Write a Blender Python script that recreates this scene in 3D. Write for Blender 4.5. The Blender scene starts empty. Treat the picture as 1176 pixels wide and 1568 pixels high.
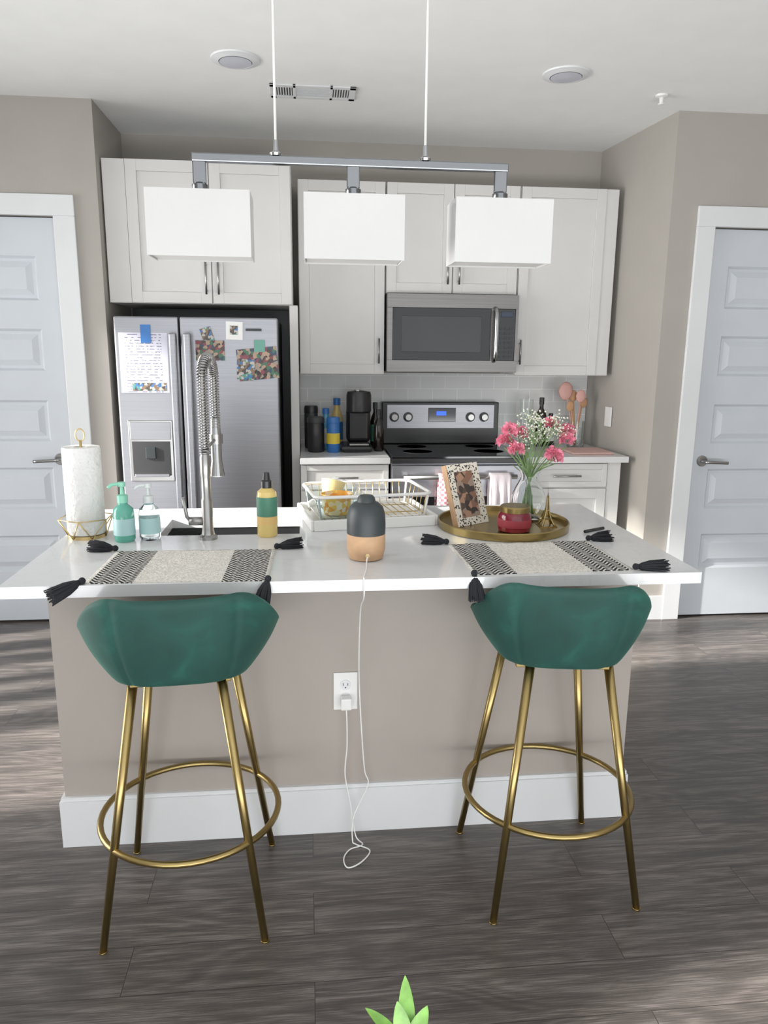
import bpy, bmesh, math, random, bisect
from mathutils import Vector, Matrix
random.seed(7)
scn=bpy.context.scene
COL=scn.collection
pi=math.pi
# ---------------------------------------------------------------- materials
def lin(c):
    if isinstance(c,str):
        c=c.lstrip('#'); c=[int(c[i:i+2],16)/255 for i in (0,2,4)]
    return tuple(((x/12.92) if x<=.04045 else ((x+.055)/1.055)**2.4) for x in c)+(1,)
class NT:
    def __init__(s,name):
        s.m=bpy.data.materials.new(name); s.m.use_nodes=True; s.t=s.m.node_tree; s.b=s.t.nodes['Principled BSDF']
    def n(s,typ,**kw):
        nd=s.t.nodes.new(typ)
        for k,v in kw.items(): setattr(nd,k,v)
        return nd
    def l(s,a,b): s.t.links.new(a,b)
    def math(s,op,a,b=None,c=None):
        nd=s.n('ShaderNodeMath',operation=op)
        for i,x in enumerate((a,b,c)):
            if x is None: continue
            if isinstance(x,(int,float)): nd.inputs[i].default_value=x
            else: s.l(x,nd.inputs[i])
        return nd.outputs[0]
    def mix(s,f,a,b,blend='MIX'):
        nd=s.n('ShaderNodeMix',data_type='RGBA',blend_type=blend)
        for i,x in ((0,f),(6,a),(7,b)):
            if isinstance(x,(int,float)): nd.inputs[i].default_value=x
            elif isinstance(x,tuple): nd.inputs[i].default_value=x
            else: s.l(x,nd.inputs[i])
        return nd.outputs[2]
    def ramp(s,f,stops):
        nd=s.n('ShaderNodeValToRGB'); el=nd.color_ramp.elements
        el[0].position,el[0].color=stops[0]; el[1].position,el[1].color=stops[-1]
        for p,c in stops[1:-1]:
            e=el.new(p); e.color=c
        s.l(f,nd.inputs[0]); return nd.outputs[0]
    def noise(s,scale,detail=3,vec=None,dist=0,rough=.5):
        nd=s.n('ShaderNodeTexNoise'); nd.inputs['Scale'].default_value=scale; nd.inputs['Detail'].default_value=detail
        nd.inputs['Distortion'].default_value=dist; nd.inputs['Roughness'].default_value=rough
        s.l(vec if vec is not None else s.co(),nd.inputs['Vector']); return nd.outputs[0]
    def co(s):
        if not hasattr(s,'_c'): s._c=s.n('ShaderNodeTexCoord')
        return s._c.outputs['Object']
    def map(s,scale=(1,1,1),loc=(0,0,0),rot=(0,0,0),vec=None):
        nd=s.n('ShaderNodeMapping'); nd.inputs['Scale'].default_value=scale; nd.inputs['Location'].default_value=loc; nd.inputs['Rotation'].default_value=rot
        s.l(vec if vec is not None else s.co(),nd.inputs[0]); return nd.outputs[0]
    def bump(s,h,st=.2,d=.01):
        nd=s.n('ShaderNodeBump'); nd.inputs['Strength'].default_value=st; nd.inputs['Distance'].default_value=d
        s.l(h,nd.inputs['Height']); s.l(nd.outputs[0],s.b.inputs['Normal'])
def mat(name,col,rough=.5,metal=0,var=.04,scale=6,bump=0,bscale=80,bd=.002,**kw):
    s=NT(name); b=s.b; c=lin(col)
    f=s.noise(scale,3)
    d=tuple(max(0,x*(1-var*2)) for x in c[:3])+(1,); u=tuple(min(1,x*(1+var*2)) for x in c[:3])+(1,)
    s.l(s.ramp(f,[(.3,d),(.7,u)]),b.inputs['Base Color'])
    b.inputs['Roughness'].default_value=rough; b.inputs['Metallic'].default_value=metal
    if bump: s.bump(s.noise(bscale,2),bump,bd)
    for k,v in kw.items():
        b.inputs[k.replace('_',' ')].default_value=v
    return s.m
M={}
M['wall']=mat('wall_paint','#a09b94',.85,var=.01,bump=.05,bscale=200)
M['panel']=mat('island_paint','#9e968f',.8,var=.015,bump=.05,bscale=200)
M['ceil']=mat('ceiling_paint','#e6e7e6',.9,var=.01,bump=.05,bscale=150)
M['trim']=mat('trim_white','#d4d6d8',.45,var=.01)
M['door']=mat('door_white','#c0c6cd',.45,var=.01)
M['cab']=mat('cabinet_white','#cfcecc',.4,var=.01)
M['nickel']=mat('brushed_nickel','#9c9b9a',.28,1,var=.03)
M['chrome']=mat('chrome','#b0b2b4',.12,1,var=.01)
M['lampm']=mat('lamp_chrome','#7c7f83',.16,1,var=.01)
M['brass']=mat('brushed_brass','#9c8756',.3,1,var=.04)
M['gold']=mat('gold_wire','#cdb37a',.3,.9)
M['black']=mat('black_plastic','#17171a',.35)
M['blackm']=mat('black_matte','#262d30',.5)
M['bglass']=mat('black_glass','#0e0f12',.07)
M['dark']=mat('dark_grey','#2a2b2e',.5)
M['white']=mat('white_plastic','#e2e2e0',.35,var=.01)
M['wood']=mat('light_wood','#b8916c',.6,var=.08,scale=20)
M['cotton']=mat('black_cotton','#15161c',.95,bump=.4,bscale=300)
M['shade']=mat('lamp_linen','#d2d2d1',.8,var=.01,bump=.15,bscale=400)
M['paper']=mat('paper_towel','#dcdcda',.95,var=.05,bump=1,bscale=70,bd=.006)
M['pink']=mat('pink_petal','#ef7f97',.6,var=.18,scale=60)
M['pink'].node_tree.nodes['Principled BSDF'].inputs['Subsurface Weight'].default_value=.1
M['breath']=mat('white_blossom','#e0e0d0',.7)
M['stem']=mat('green_stem','#6d8d55',.55,var=.15,scale=30)
M['leaf']=mat('plant_leaf','#80b850',.4,var=.25,scale=25)
M['pot']=mat('ceramic_pot','#d5cfc6',.4)
M['steelin']=mat('sink_steel','#8d8e90',.3,1)
M['red']=mat('red_wax_glass','#6d1022',.08,var=.15)
M['teal']=mat('green_soap','#58a894',.15,var=.08)
M['amber']=mat('amber_soap','#d6bb70',.12,var=.05)
M['label']=mat('dark_green_label','#3c7660',.5)
M['blue']=mat('blue_plastic','#2a68b0',.35)
M['yellow']=mat('yellow_label','#dcc23a',.45)
M['pinkrub']=mat('pink_silicone','#cf9c92',.5)
M['bottle']=mat('dark_bottle','#1b1410',.1)
M['spoon']=mat('wooden_spoon','#b98a62',.6)
M['cork']=mat('tan_base','#9a8663',.4)
def glass(name,col='#ffffff',rough=.02,ior=1.3):
    s=NT(name); b=s.b; b.inputs['Transmission Weight'].default_value=1; b.inputs['IOR'].default_value=ior
    s.l(s.ramp(s.noise(5),[(.3,lin(col)),(.7,lin(col))]),b.inputs['Base Color']); b.inputs['Roughness'].default_value=rough
    return s.m
M['glass']=glass('clear_glass','#f8fbfa')
M['clearp']=glass('clear_soap','#e4eff0',.05)
def steel(name,c1,c2):
    s=NT(name); b=s.b
    f=s.noise(3,4,s.map((1,1,120)))
    s.l(s.ramp(f,[(.3,lin(c1)),(.7,lin(c2))]),b.inputs['Base Color'])
    b.inputs['Metallic'].default_value=.9; b.inputs['Roughness'].default_value=.38
    s.bump(f,.012,.001); return s.m
M['steel']=steel('stainless_steel','#94959b','#a0a1a7')
M['steel2']=steel('dark_stainless','#716f6e','#807e7d')
def velvet():
    s=NT('green_velvet'); b=s.b
    f=s.noise(6,4,dist=1.2)
    s.l(s.ramp(f,[(.3,lin('#08332d')),(.55,lin('#0b3f37')),(.8,lin('#195a4e'))]),b.inputs['Base Color'])
    b.inputs['Roughness'].default_value=.75; b.inputs['Sheen Weight'].default_value=.25; b.inputs['Sheen Roughness'].default_value=.4
    b.inputs['Sheen Tint'].default_value=lin('#5fa892')
    s.bump(s.noise(12,3),.15,.006); return s.m
M['velvet']=velvet()
def floorm():
    s=NT('wood_plank_floor'); b=s.b
    br=s.n('ShaderNodeTexBrick'); s.l(s.co(),br.inputs['Vector'])
    for k,v in dict(Scale=1,**{'Mortar Size':.0012,'Mortar Smooth':.2,'Bias':0,'Brick Width':1.22,'Row Height':.15}).items(): br.inputs[k].default_value=v
    br.offset=.37; br.inputs['Color1'].default_value=(0,0,0,1); br.inputs['Color2'].default_value=(1,1,1,1); br.inputs['Mortar'].default_value=(.5,.5,.5,1)
    ofs=s.n('ShaderNodeVectorMath',operation='ADD'); s.l(s.co(),ofs.inputs[0])
    sc=s.n('ShaderNodeVectorMath',operation='SCALE'); s.l(br.outputs['Color'],sc.inputs[0]); sc.inputs['Scale'].default_value=7.3
    s.l(sc.outputs[0],ofs.inputs[1]); o=ofs.outputs[0]
    big=s.noise(1.6,2,s.map((.55,3.2,1),vec=o),dist=.3)
    rings=s.math('SINE',s.math('MULTIPLY',big,110))
    g1=s.noise(2,6,s.map((1.2,18,1),vec=o),dist=.25,rough=.65)
    g2=s.noise(3,5,s.map((3,110,1),vec=o),rough=.7)
    f=s.math('ADD',s.math('MULTIPLY',g1,.42),s.math('ADD',s.math('MULTIPLY',g2,.54),s.math('MULTIPLY',rings,.028)))
    c=s.ramp(f,[(.34,lin('#353130')),(.47,lin('#494441')),(.62,lin('#726b68'))])
    tone=s.ramp(br.outputs['Color'],[(0,(.9,.9,.9,1)),(1,(1.08,1.08,1.07,1))])
    c=s.mix(1,c,tone,'MULTIPLY')
    c=s.mix(br.outputs['Fac'],c,lin('#2c2826'))
    s.l(c,b.inputs['Base Color']); b.inputs['Roughness'].default_value=.36
    s.bump(f,.1,.003); return s.m
M['floor']=floorm()
def tile():
    s=NT('subway_tile'); b=s.b
    sep=s.n('ShaderNodeSeparateXYZ'); s.l(s.co(),sep.inputs[0]); cb=s.n('ShaderNodeCombineXYZ'); s.l(sep.outputs[0],cb.inputs[0]); s.l(sep.outputs[2],cb.inputs[1])
    br=s.n('ShaderNodeTexBrick'); s.l(cb.outputs[0],br.inputs['Vector']); br.inputs['Scale'].default_value=1
    for k,v in {'Mortar Size':.0025,'Brick Width':.155,'Row Height':.0785,'Mortar Smooth':.1}.items(): br.inputs[k].default_value=v
    br.inputs['Color1'].default_value=lin('#d0d2d2'); br.inputs['Color2'].default_value=lin('#d7d8d8'); br.inputs['Mortar'].default_value=lin('#ececea')
    s.l(br.outputs['Color'],b.inputs['Base Color']); b.inputs['Roughness'].default_value=.15
    s.bump(br.outputs['Fac'],-.3,.002); return s.m
M['tile']=tile()
def quartz():
    s=NT('white_quartz'); b=s.b
    f=s.noise(2.2,6,dist=2.5,rough=.6)
    c=s.ramp(f,[(.48,lin('#d3d4d5')),(.5,lin('#cecfd0')),(.52,lin('#d3d4d5'))])
    s.l(c,b.inputs['Base Color']); b.inputs['Roughness'].default_value=.12; return s.m
M['quartz']=quartz()
def matweave(name,w):
    s=NT(name); b=s.b
    sep=s.n('ShaderNodeSeparateXYZ'); s.l(s.co(),sep.inputs[0]); x,y=sep.outputs[0],sep.outputs[1]
    zz=s.math('PINGPONG',s.math('MULTIPLY',x,1),.018)
    st=s.math('FRACT',s.math('MULTIPLY',s.math('ADD',s.math('MULTIPLY',zz,1.2),y),62))
    chev=s.math('GREATER_THAN',st,.4)
    ax=s.math('ABSOLUTE',x)
    inb=s.math('MULTIPLY',s.math('GREATER_THAN',ax,w/2-.115),s.math('LESS_THAN',ax,w/2-.01))
    f=s.math('MULTIPLY',inb,chev)
    nz=s.noise(160,3)
    wh=s.ramp(nz,[(.3,lin('#bab6ae')),(.65,lin('#e4e0d8'))])
    s.l(s.mix(f,wh,lin('#17181d')),b.inputs['Base Color']); b.inputs['Roughness'].default_value=.95
    s.bump(s.noise(220,2),.9,.004); return s.m
def patt(name,cols,scale,rough=.5):
    s=NT(name); v=s.n('ShaderNodeTexVoronoi'); v.inputs['Scale'].default_value=scale; s.l(s.co(),v.inputs['Vector'])
    sp=s.n('ShaderNodeSeparateColor'); s.l(v.outputs['Color'],sp.inputs[0])
    r=s.n('ShaderNodeValToRGB'); r.color_ramp.interpolation='CONSTANT'; n=len(cols); el=r.color_ramp.elements
    el[0].position=0; el[0].color=lin(cols[0]); el[1].position=1/n; el[1].color=lin(cols[1])
    for i in range(2,n):
        e=el.new(i/n); e.color=lin(cols[i])
    s.l(sp.outputs[0],r.inputs[0]); s.l(r.outputs[0],s.b.inputs['Base Color']); s.b.inputs['Roughness'].default_value=rough; return s.m
M['photo1']=patt('photo_print_a',['#4b3a38','#7f3f4a','#3f6a54','#a98f78','#34465c','#96887b','#2c2626'],60)
M['photo2']=patt('photo_print_b',['#3a6aa4','#7d6550','#b4b0aa','#45413f','#4f8d80'],80)
M['orange']=patt('orange_print',['#e8962c','#f3c04a','#f6e6c4','#e8a13a','#f3d9a0'],60,.3)
M['portrait']=patt('portrait_print',['#7d5a48','#4b3a32','#a07a62','#8d7a6c','#342c2a'],55)
def leopard():
    s=NT('leopard_print'); v=s.n('ShaderNodeTexVoronoi'); v.inputs['Scale'].default_value=120; s.l(s.co(),v.inputs['Vector'])
    f=s.math('ADD',v.outputs[0],s.math('MULTIPLY',s.noise(90,2),.3))
    s.l(s.ramp(f,[(.47,lin('#14110f')),(.55,lin('#dcd6c8'))]),s.b.inputs['Base Color']); return s.m
M['leopard']=leopard()
def plaid():
    s=NT('checked_towel'); ch=s.n('ShaderNodeTexChecker'); ch.inputs['Scale'].default_value=70; s.l(s.co(),ch.inputs[0])
    ch.inputs[1].default_value=lin('#c86a74'); ch.inputs[2].default_value=lin('#ecdcd8'); s.l(ch.outputs[0],s.b.inputs['Base Color']); s.b.inputs['Roughness'].default_value=.9; return s.m
M['plaid']=plaid()
def emis(name,col,st):
    s=NT(name); s.b.inputs['Base Color'].default_value=lin('#101020'); s.b.inputs['Emission Color'].default_value=lin(col); s.b.inputs['Emission Strength'].default_value=st; return s.m
M['led']=emis('blue_display','#2a4cff',3)
# ---------------------------------------------------------------- geometry helpers
def grp(name,loc=(0,0,0),rz=0):
    e=bpy.data.objects.new(name,None); e.empty_display_size=.05; COL.objects.link(e); e.location=loc; e.rotation_euler=(0,0,rz); return e
def fin(name,bm,m,parent=None,smooth=False,bev=0,sub=0,seg=2):
    me=bpy.data.meshes.new(name); bmesh.ops.recalc_face_normals(bm,faces=bm.faces[:]); bm.to_mesh(me); bm.free()
    o=bpy.data.objects.new(name,me); COL.objects.link(o)
    for mm in (m if isinstance(m,(list,tuple)) else [m]): me.materials.append(mm)
    if parent: o.parent=parent
    if smooth:
        for p in me.polygons: p.use_smooth=True
    if bev:
        b=o.modifiers.new('bev','BEVEL'); b.width=bev; b.segments=seg; b.limit_method='ANGLE'; b.angle_limit=math.radians(40)
    if sub:
        b=o.modifiers.new('sub','SUBSURF'); b.levels=sub; b.render_levels=sub
    return o
def addbox(bm,lo,hi,mi=0):
    r=bmesh.ops.create_cube(bm,size=1)
    vs=r['verts']
    for v in vs: v.co=Vector([(lo[i]+hi[i])/2+v.co[i]*(hi[i]-lo[i]) for i in range(3)])
    for f in {f for v in vs for f in v.link_faces}: f.material_index=mi
    return vs
def box(name,lo,hi,m,parent=None,bev=.002,seg=2):
    bm=bmesh.new(); addbox(bm,lo,hi); return fin(name,bm,m,parent,bev=bev,seg=seg)
def boxes(name,L,m,parent=None,bev=.002):
    bm=bmesh.new()
    for q in L: addbox(bm,q[0],q[1],q[2] if len(q)>2 else 0)
    return fin(name,bm,m,parent,bev=bev)
def prism(name,pts,z0,z1,m,parent=None):
    bm=bmesh.new(); a=[bm.verts.new((x,y,z0)) for x,y in pts]; b=[bm.verts.new((x,y,z1)) for x,y in pts]; n=len(pts)
    bm.faces.new(a); bm.faces.new(b)
    for i in range(n): bm.faces.new((a[i],a[(i+1)%n],b[(i+1)%n],b[i]))
    return fin(name,bm,m,parent)
def rev(name,prof,c,m,parent=None,n=32,axis='Z'):
    bm=bmesh.new(); rings=[]
    def P(r,h,a):
        x,y=r*math.cos(a),r*math.sin(a)
        if axis=='Z': return (c[0]+x,c[1]+y,c[2]+h)
        if axis=='Y': return (c[0]+x,c[1]+h,c[2]+y)
        return (c[0]+h,c[1]+x,c[2]+y)
    for q in prof:
        r,h=q[0],q[1]
        rings.append([bm.verts.new(P(max(r,1e-5),h,2*pi*i/n)) for i in range(n)])
    for k in range(len(rings)-1):
        for i in range(n):
            f=bm.faces.new((rings[k][i],rings[k][(i+1)%n],rings[k+1][(i+1)%n],rings[k+1][i])); f.smooth=True
    bm.faces.new(rings[0]); bm.faces.new(rings[-1])
    o=fin(name,bm,m,parent)
    md=o.modifiers.new('es','EDGE_SPLIT'); md.split_angle=math.radians(38)
    return o
def addtube(bm,pts,r,n=8,closed=False,mi=0):
    pts=[Vector(p) for p in pts]; N=len(pts); rad=r if isinstance(r,(list,tuple)) else [r]*N
    t0=(pts[1]-pts[0]).normalized(); up=Vector((0,0,1)) if abs(t0.z)<.9 else Vector((1,0,0)); nrm=t0.cross(up).normalized(); rings=[]
    for i,p in enumerate(pts):
        if closed: t=(pts[(i+1)%N]-pts[i-1]).normalized()
        else: t=(pts[min(i+1,N-1)]-pts[max(i-1,0)]).normalized()
        nrm=(nrm-t*nrm.dot(t)); nrm=nrm.normalized() if nrm.length>1e-6 else t.orthogonal().normalized(); b=t.cross(nrm)
        rings.append([bm.verts.new(p+(nrm*math.cos(2*pi*k/n)+b*math.sin(2*pi*k/n))*rad[i]) for k in range(n)])
    for i in range(N if closed else N-1):
        A,B=rings[i],rings[(i+1)%N]
        for k in range(n):
            f=bm.faces.new((A[k],A[(k+1)%n],B[(k+1)%n],B[k])); f.smooth=True; f.material_index=mi
    if not closed:
        for q in (rings[0],rings[-1]):
            f=bm.faces.new(q); f.material_index=mi
def tube(name,pts,r,m,parent=None,n=10,closed=False):
    bm=bmesh.new(); addtube(bm,pts,r,n,closed); return fin(name,bm,m,parent)
def smoothpath(pts,k=6):
    P=[Vector(p) for p in pts]; out=[]
    for i in range(len(P)-1):
        p0,p1,p2,p3=P[max(i-1,0)],P[i],P[i+1],P[min(i+2,len(P)-1)]
        for j in range(k):
            t=j/k; out.append(.5*((2*p1)+(p2-p0)*t+(2*p0-5*p1+4*p2-p3)*t*t+(3*p1-p0-3*p2+p3)*t**3))
    out.append(P[-1]); return out
def sph(bm,c,r,sc=(1,1,1),seg=12,mi=0,ico=False):
    q=bmesh.ops.create_icosphere(bm,subdivisions=1,radius=r) if ico else bmesh.ops.create_uvsphere(bm,u_segments=seg,v_segments=max(6,seg//2),radius=r)
    for v in q['verts']:
        v.co=Vector((v.co.x*sc[0]+c[0],v.co.y*sc[1]+c[1],v.co.z*sc[2]+c[2]))
    for f in {f for v in q['verts'] for f in v.link_faces}: f.smooth=True; f.material_index=mi
    return q['verts']
# ---------------------------------------------------------------- constants (metres)
ZC=2.657; YB=4.616; CT=.914
# ---------------------------------------------------------------- room shell
box('floor',(-2.8,-2.6,-.1),(3.6,4.75,0),M['floor'],bev=0)
box('ceiling',(-2.8,-2.6,ZC),(3.6,4.75,ZC+.1),M['ceil'],bev=0)
box('wall_back',(-1.1,YB,0),(1.86,YB+.1,ZC),M['wall'],bev=0)
YL=4.032; YR=3.83
boxes('wall_left',[((-1.238,YL,0),(-1.02,4.716,ZC)),((-2.08,YL,2.118),(-1.238,YL+.12,ZC)),((-2.8,YL,0),(-2.08,YL+.12,ZC))],M['wall'],bev=0)
prism('wall_right',[(1.849,YR),(2.087,YR),(2.087,YR+.12),(1.95,YR+.12),(1.90,4.716),(1.765,4.716),(1.768,YB)],0,ZC,M['wall'])
boxes('wall_right_section',[((2.087,YR,2.118),(2.91,YR+.12,ZC)),((2.91,YR,0),(3.6,YR+.12,ZC))],M['wall'],bev=0)
box('wall_east',(3.5,-2.6,0),(3.6,YR,ZC),M['wall'],bev=0)
WY0,WY1,WZ1=1.75,3.75,2.3
boxes('wall_west',[((-2.8,-2.6,0),(-2.7,.40,ZC)),((-2.8,.58,0),(-2.7,WY0,ZC)),((-2.8,.40,0),(-2.7,.58,1.25)),((-2.8,.40,1.65),(-2.7,.58,ZC)),((-2.8,WY1,0),(-2.7,YL,ZC)),((-2.8,WY0,WZ1),(-2.7,WY1,ZC))],M['wall'],bev=0)
g=grp('window_1')
boxes('frame',[((-2.79,WY0,0),(-2.72,WY0+.06,WZ1)),((-2.79,WY1-.06,0),(-2.72,WY1,WZ1)),((-2.79,WY0,WZ1-.06),(-2.72,WY1,WZ1)),((-2.79,WY0,0),(-2.72,WY1,.06))],M['trim'],g)
bm=bmesh.new(); y=WY0+.06
gaps=[(1.88,2.0),(2.03,2.26),(2.29,2.45),(2.62,2.72),(2.86,2.95),(3.06,3.2),(3.3,3.37),(3.48,3.62)]
while y<WY1-.05:
    if not any(a<y<b for a,b in gaps):
        vs=addbox(bm,(-.026,-.001,.05),(.026,.001,WZ1-.07))
        a=math.radians(90+random.uniform(-12,12))
        for v in vs:
            x0,y0=v.co.x,v.co.y; v.co.x=-2.64+x0*math.cos(a)-y0*math.sin(a); v.co.y=y+x0*math.sin(a)+y0*math.cos(a)
    y+=.045
fin('vertical_blind_slats',bm,M['white'],g)
g=grp('sun_slot'); boxes('frame',[((-2.78,.40,1.25),(-2.72,.41,1.65)),((-2.78,.57,1.25),(-2.72,.58,1.65)),((-2.78,.40,1.25),(-2.72,.58,1.26)),((-2.78,.40,1.64),(-2.72,.58,1.65))],M['trim'],g,bev=0)  # added unseen opening, shaped to throw a sun patch on the floor
# doors
def door(name,x0,x1,yf,hinge_right,n):
    g=grp(name); y0=yf+.02; y1=yf+.06; Z=2.112
    P=[(.29,.49),(.635,.86),(1.0,1.214),(1.365,1.575),(1.715,1.93)]
    sx=.105
    L=[((x0,y0,.012),(x0+sx,y1,Z)),((x1-sx,y0,.012),(x1,y1,Z))]
    zs=[.012]+[q for p in P for q in p]+[Z]
    for i in range(0,len(zs),2): L.append(((x0+sx,y0,zs[i]),(x1-sx,y1,zs[i+1])))
    boxes('stiles_and_rails',L,M['door'],g,bev=.0)
    bm=bmesh.new(); 
    for a,b in P:
        X0,X1=x0+sx,x1-sx
        def ring(i,yy): return [bm.verts.new(q) for q in ((X0+i,yy,a+i),(X1-i,yy,a+i),(X1-i,yy,b-i),(X0+i,yy,b-i))]
        rs=[ring(0,y0),ring(.012,y0+.014),ring(.026,y0+.014),ring(.055,y0+.002)]
        for A,B in zip(rs,rs[1:]):
            for k in range(4): bm.faces.new((A[k],A[(k+1)%4],B[(k+1)%4],B[k]))
        bm.faces.new(rs[-1])
    fin('raised_panels',bm,M['door'],g)
    hx=x1-.065 if hinge_right is False else x0+.065
    d=-1 if hinge_right is False else 1
    rev('rosette',[(.03,0),(.03,-.008),(.026,-.012)],(hx,y0,.905),M['nickel'],g,axis='Y')
    tube('lever',smoothpath([(hx,y0-.01,.905),(hx,y0-.05,.905),(hx+d*.02,y0-.058,.905),(hx+d*.12,y0-.058,.9)],4),.009,M['nickel'],g)
    return g
door('door_1',-2.04,-1.242,YL,False,1)
door('door_2',2.092,2.89,YR,True,2)
box('dark_backing_1',(-2.05,YL+.055,0),(-1.235,YL+.07,2.12),M['dark'],bev=0)  # dark sheet closing the opening behind the door slab
box('dark_backing_2',(2.08,YR+.065,0),(2.9,YR+.08,2.12),M['dark'],bev=0)  # same dark sheet behind the second door
def casing(name,xi,xo,xi2,xo2,yf):
    t=.018; zi,zo=2.118,2.217
    boxes(name,[((min(xi,xo),yf-t,0),(max(xi,xo),yf+.0,zi)),((min(xi2,xo2),yf-t,0),(max(xi2,xo2),yf,zi)),((min(xo,xo2),yf-t,zi),(max(xo,xo2),yf,zo))],M['trim'],bev=.003)
casing('trim_1',-1.238,-1.134,-2.045,-2.15,YL)
casing('trim_2',2.087,1.990,2.895,2.99,YR)
box('baseboard_left',(-1.134,YL-.014,0),(-1.02,YL,.14),M['trim'])
box('baseboard_right',(1.849,YR-.014,0),(1.99,YR,.14),M['trim'])
# ceiling fittings
g=grp('ceiling_vent'); x0,x1,y0,y1=-.155,.24,3.70,3.88
boxes('frame',[((x0,y0,ZC-.008),(x1,y0+.03,ZC)),((x0,y1-.03,ZC-.008),(x1,y1,ZC)),((x0,y0,ZC-.008),(x0+.03,y1,ZC)),((x1-.03,y0,ZC-.008),(x1,y1,ZC)),((x0+.105,y0,ZC-.008),(x0+.12,y1,ZC)),((x1-.12,y0,ZC-.008),(x1-.105,y1,ZC))],M['trim'],g)
box('vent_shade',(x0+.02,y0+.02,ZC-.002),(x1-.02,y1-.02,ZC-.0005),M['dark'],g,bev=0)  # flat dark sheet, stands in for the shade behind the louvres
L=[]
for i in range(6):
    L+= [((x0+.035+i*.012,y0+.03,ZC-.007),(x0+.040+i*.012,y1-.03,ZC-.002)),((x1-.04-i*.012,y0+.03,ZC-.007),(x1-.035-i*.012,y1-.03,ZC-.002))]
for i in range(8): L.append(((x0+.12,y0+.036+i*.015,ZC-.007),(x1-.12,y0+.039+i*.015,ZC-.002)))
boxes('louvres',L,M['trim'],g,bev=0)
for x,y in ((-.28,3.44),(1.13,3.43)):
    g=grp('recessed_ceiling_light')
    rev('trim_ring',[(.066,-.004),(.07,-.014),(.1,-.006),(.102,0)],(x,y,ZC),M['trim'],g)
    rev('lens',[(.066,-.0145),(.03,-.018),(.001,-.019)],(x,y,ZC),mat('lens','#b9bbc6',.5),g)
g=grp('fire_sprinkler'); rev('escutcheon',[(.03,0),(.028,-.008),(.01,-.012),(.008,-.035),(.014,-.037),(.014,-.041),(.004,-.043)],(1.66,3.63,ZC),M['white'],g,n=20)
# ---------------------------------------------------------------- cabinets
YBC=YB-.003
def shaker(nm,x0,x1,z0,z1,yf,parent,fr=.055,handle=None,t=.019):
    boxes(nm,[((x0,yf-t,z0),(x0+fr,yf,z1)),((x1-fr,yf-t,z0),(x1,yf,z1)),((x0+fr,yf-t,z0),(x1-fr,yf,z0+fr)),((x0+fr,yf-t,z1-fr),(x1-fr,yf,z1)),((x0+fr,yf-t+.009,z0+fr),(x1-fr,yf,z1-fr))],M['cab'],parent,bev=.0015)
    if handle:
        hx,ha,hb,ori=handle; yy=yf-t-.028
        if ori=='v': pts=[(hx,yy,ha),(hx,yy,hb)]; ft=[(hx,ha+.02),(hx,hb-.02)]
        else: pts=[(ha,yy,hx),(hb,yy,hx)]; ft=[(ha+.02,hx),(hb-.02,hx)]
        bm=bmesh.new(); addtube(bm,pts,.0055,10)
        for fx,fz in ft: addtube(bm,[(fx,yy,fz),(fx,yf-t,fz)],.004,8)
        fin(nm+'_pull',bm,M['nickel'],parent)
ZB,ZT=1.352,2.382
YU=4.293
g=grp('wall_cabinet'); box('carcass',(-.041,YU+.02,ZB),(.44,YBC,ZT),M['cab'],g); shaker('door',-.038,.437,ZB,ZT,YU+.019,g,handle=(.405,ZB+.06,ZB+.2,'v'))
g=grp('wall_cabinet'); box('carcass',(.445,YU+.02,1.80),(1.195,YBC,ZT),M['cab'],g)
shaker('door_a',.448,.818,1.803,ZT,YU+.019,g,handle=(.79,1.85,1.98,'v')); shaker('door_b',.824,1.192,1.803,ZT,YU+.019,g,handle=(.855,1.85,1.98,'v'))
g=grp('wall_cabinet'); box('carcass',(1.20,YU+.02,ZB),(1.69,YBC,ZT),M['cab'],g); box('filler',(1.69,YU+.005,ZB),(1.764,YU+.03,ZT),M['cab'],g); box('filler_return',(1.69,YU+.03,ZB),(1.758,YBC,ZT),M['cab'],g)
shaker('door',1.203,1.69,ZB,ZT,YU+.019,g,handle=(1.225,ZB+.06,ZB+.2,'v'))
YF=4.107; ZTF=2.41
g=grp('fridge_cabinet'); box('carcass',(-1.011,YF+.01,1.714),(-.072,YBC,ZTF),M['cab'],g)
box('filler',(-1.011,YF-.006,1.714),(-.90,YF+.01,ZTF),M['cab'],g); box('side_panel',(-.09,YF,0),(-.046,YBC,1.714),M['cab'],g)
shaker('door_a',-.898,-.49,1.717,ZTF,YF+.009,g,handle=(-.515,1.76,1.93,'v')); shaker('door_b',-.484,-.076,1.717,ZTF,YF+.009,g,handle=(-.452,1.76,1.93,'v'))
box('recess_shade',(-1.011,YB-.02,0),(-.09,YBC,1.714),M['black'],g)  # black sheet put in for the shade of the gap around the fridge
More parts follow.
